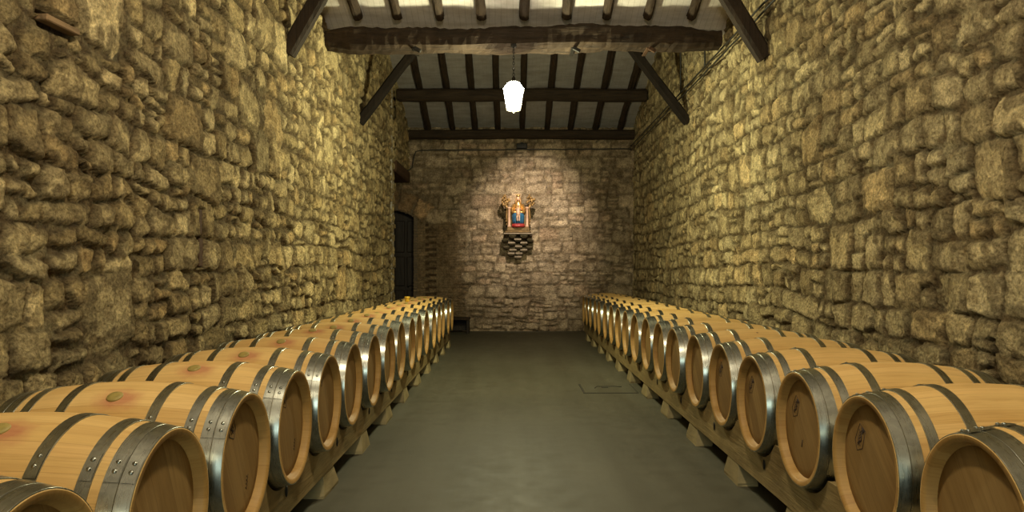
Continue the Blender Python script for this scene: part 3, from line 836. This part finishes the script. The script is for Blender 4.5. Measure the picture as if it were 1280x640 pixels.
# throne
mb = MB(); mb.box((0, 0, .02), (.60, .34, .04), .008); mb.box((0, -.0, .08), (.52, .28, .09), .01); mb.box((0, .08, .33), (.40, .06, .46), .01); mb.build('throne_base', TBASE, st)
for s in (-1, 1):
    mb = MB()
    mb.lathe([(.0, 0), (.045, 0), (.045, .04), (.03, .06), (.026, .40), (.03, .42), (.045, .44), (.045, .47), (.0, .475)], 14, 'z', Matrix.Translation((s * .205, -.08, .12)))
    p = mb.build('throne_post', CREAM, st)
    mb = MB(); rr = random.Random(3 + s)
    mb.tube([(s * .235, -.04, .20), (s * .27, -.03, .36), (s * .25, -.05, .56), (s * .28, -.05, .66)], [.02, .028, .022, .03], 8)
    for k in range(44):                                        # carved foliage
        a = rr.uniform(0, 6.28); q = rr.uniform(.02, .105)
        c = (s * (.285 + q * .85 * math.cos(a)), -.05 + rr.uniform(-.03, .03), .73 + q * 1.25 * math.sin(a))
        mb.ball(c, (rr.uniform(.016, .034), .022, rr.uniform(.022, .046)), 8, Matrix.Identity(4))
    for k in range(5): mb.ball((s * (.262 + .01 * (k % 2)), -.04, .20 + k * .07), (.018, .018, .028), 8)
    mb.build('carved_foliage', DGOLD, st)
# figure: one continuous seated body (lofted rings), robe colours by part
def loft(mb, rings, n=28, pleat=0, amp=0.0, mi=0):
    vs = []; fs = []
    for (z, cy, a, b, am) in rings:
        for k in range(n):
            t = 2 * PI * k / n
            r = 1 + am * math.cos(pleat * t)
            vs.append((a * r * math.cos(t), cy + b * r * math.sin(t), z))
    for i in range(len(rings) - 1):
        for k in range(n):
            k2 = (k + 1) % n
            fs.append((i * n + k, i * n + k2, (i + 1) * n + k2, (i + 1) * n + k))
    fs += [tuple(range(n)), tuple((len(rings) - 1) * n + k for k in range(n))]
    mb.add(vs, fs, True, mi=mi)
mb = MB(); loft(mb, [(.20, -.06, .125, .10, .06), (.28, -.06, .130, .10, .07), (.38, -.07, .135, .11, .06), (.45, -.07, .125, .11, .03), (.48, -.04, .10, .09, 0)], 44, 11)
mb.build('robe', BLUE, st)
mb = MB(); loft(mb, [(.125, -.09, .15, .12, .03), (.165, -.09, .15, .12, .03), (.205, -.07, .14, .11, .04)], 44, 9); mb.build('robe_hem', RED, st)
mb = MB()
loft(mb, [(.44, -.02, .115, .085, 0), (.52, .0, .10, .075, 0), (.60, .01, .105, .07, 0), (.66, .01, .095, .06, 0), (.70, .01, .05, .045, 0), (.73, .0, .028, .03, 0)], 28, 0)
for s in (-1, 1):
    mb.tube([(s * .09, .0, .65), (s * .135, -.03, .54), (s * .12, -.11, .46), (s * .04, -.16, .47)], [.04, .036, .032, .022], 10)
mb.build('mantle', GOLD, st)
mb = MB(); mb.ball((0, -.01, .785), (.040, .044, .055), 16); mb.ball((0, -.055, .78), (.008, .010, .012), 8); mb.tube([(0, 0, .72), (0, -.005, .76)], .024, 8)
for s in (-1, 1):
    mb.ball((s * .03, -.165, .47), (.018, .016, .022), 8)
mb.build('face', SKIN, st)
mb = MB(); mb.ball((0, .012, .79), (.052, .046, .065), 16)
for s in (-1, 1): mb.tube([(s * .042, .01, .80), (s * .055, .0, .72), (s * .06, .0, .64)], [.02, .022, .014], 8)
mb.build('hair', HAIRM, st)
mb = MB(); mb.lathe([(.040, .84), (.048, .87), (.044, .872), (.036, .845)], 16, 'z', cap=False)
for k in range(7):
    a = 2 * PI * k / 7; mb.tube([(.044 * math.cos(a), .044 * math.sin(a), .865), (.05 * math.cos(a), .05 * math.sin(a), .90)], [.008, .003], 6)
mb.build('crown', GOLD, st)
mb = MB()   # child on the lap
loft(mb, [(.36, -.19, .03, .03, 0), (.42, -.18, .045, .04, 0), (.50, -.16, .048, .04, 0), (.56, -.15, .035, .03, 0), (.58, -.15, .016, .016, 0)], 18, 0)
mb.ball((0, -.155, .61), (.028, .028, .033), 12)
for s in (-1, 1):
    mb.tube([(s * .035, -.16, .545), (s * .065, -.19, .51), (s * .05, -.21, .55)], [.014, .012, .010], 8)
    mb.tube([(s * .02, -.19, .39), (s * .025, -.225, .36), (s * .022, -.20, .28), (s * .022, -.225, .265)], [.02, .018, .014, .010], 8)
mb.build('child_figure', CREAM, st)
# corbel: staggered slabs stepping back under the statue
cb = empty('stone_corbel', (.105, YB, CAMZ + .86)); tag(cb, 'stepped dark stone corbel under the statue tapering to a point', 'corbel')
SLAB = m_simple('corbel_stone', (.22, .17, .115), .9, 0, .25, 14, .5)
mb = MB(); mb.box((-.0, -.26, -.022), (.66, .44, .03), .006); mb.build('shelf', SLAB, cb)
rr = random.Random(9)
rows = [((-.13, .13), .42), ((-.30, -.01, .28), .38), ((-.15, .13), .33), ((-.27, .01, .25), .28), ((-.12, .13), .23), ((-.16, .02), .19), ((.0,), .15)]
zz = -.062
for (xs_, dep) in rows:
    for xo in xs_:
        mb = MB(); w = .18 if abs(xo) < .2 else .16
        d0 = dep * (1 if abs(xo) < .2 else .7)
        vs = [(-w / 2 * .85, -d0, .018), (w / 2 * .85, -d0, .018), (w / 2, 0.03, .018), (-w / 2, .03, .018),
              (-w / 2 * .45, -d0 + .05, -.055), (w / 2 * .45, -d0 + .05, -.055), (w / 2 * .6, .03, -.06), (-w / 2 * .6, .03, -.06),
              (-w / 2 * .9, -d0, -.018), (w / 2 * .9, -d0, -.018)]
        fs = [(0, 1, 2, 3), (0, 8, 9, 1), (8, 4, 5, 9), (4, 7, 6, 5), (2, 6, 7, 3), (1, 9, 5, 6, 2), (0, 3, 7, 4, 8)]
        mb.add([(a + xo, b, c + zz) for a, b, c in vs], fs)
        mb.build('corbel_slab', SLAB, cb)
    zz -= .080

# ------------------------------------------------------------------ light
def light(typ, name, loc, energy, col, size=.1, rot=None, **kw):
    l = bpy.data.lights.new(name, typ); l.energy = energy; l.color = col
    if typ in ('POINT', 'SPOT'): l.shadow_soft_size = size
    for k, v in kw.items(): setattr(l, k, v)
    o = bpy.data.objects.new(name, l); COL.objects.link(o); o.location = loc
    if rot: o.rotation_euler = rot
    return o
WARM = (1.0, .86, .61)
light('POINT', 'lantern_near', (0, 2.6, CAMZ + 2.7), 320, WARM, .12)
light('POINT', 'lantern_behind', (0, -1.2, CAMZ + 2.3), 60, WARM, .12)
light('POINT', 'lantern_bulb', (0, 9.30, CAMZ + 1.86), 300, (1.0, .97, .57), .06)
s = light('SPOT', 'statue_spot', (.45, 13.9, CAMZ + 3.5), 1100, (1.0, .86, .70), .05)
s.data.spot_size = math.radians(52); s.data.spot_blend = 1.0
s.rotation_euler = (Vector((.38, 17.0, CAMZ + 1.2)) - s.location).to_track_quat('-Z', 'Y').to_euler()
al = bpy.data.lights.new('doorway_daylight', 'AREA'); al.shape = 'RECTANGLE'; al.size = .8; al.size_y = 1.7; al.energy = 60; al.color = (.80, 1.0, .92)
ao = bpy.data.objects.new('doorway_daylight', al); COL.objects.link(ao); ao.location = (.05, -2.45, 1.5); ao.rotation_euler = (PI / 2, 0, 0)

w = bpy.data.worlds.new('World'); scene.world = w; w.use_nodes = True
w.node_tree.nodes['Background'].inputs[0].default_value = (1.0, .86, .6, 1); w.node_tree.nodes['Background'].inputs[1].default_value = .02

# ------------------------------------------------------------------ camera
cam = bpy.data.cameras.new('Camera'); co = bpy.data.objects.new('Camera', cam); COL.objects.link(co)
co.location = (0, 0, CAMZ); co.rotation_euler = (PI / 2, 0, 0)
cam.sensor_width = 36; cam.lens = F / 1280 * 36
cam.shift_y = 18 / 1280; cam.shift_x = -2 / 1280
cam.clip_start = .05; cam.clip_end = 100
scene.camera = co
vs_ = scene.view_settings
vs_.view_transform = 'Standard'; vs_.look = 'None'; vs_.gamma = 1; vs_.use_curve_mapping = False; vs_.exposure = 0.0
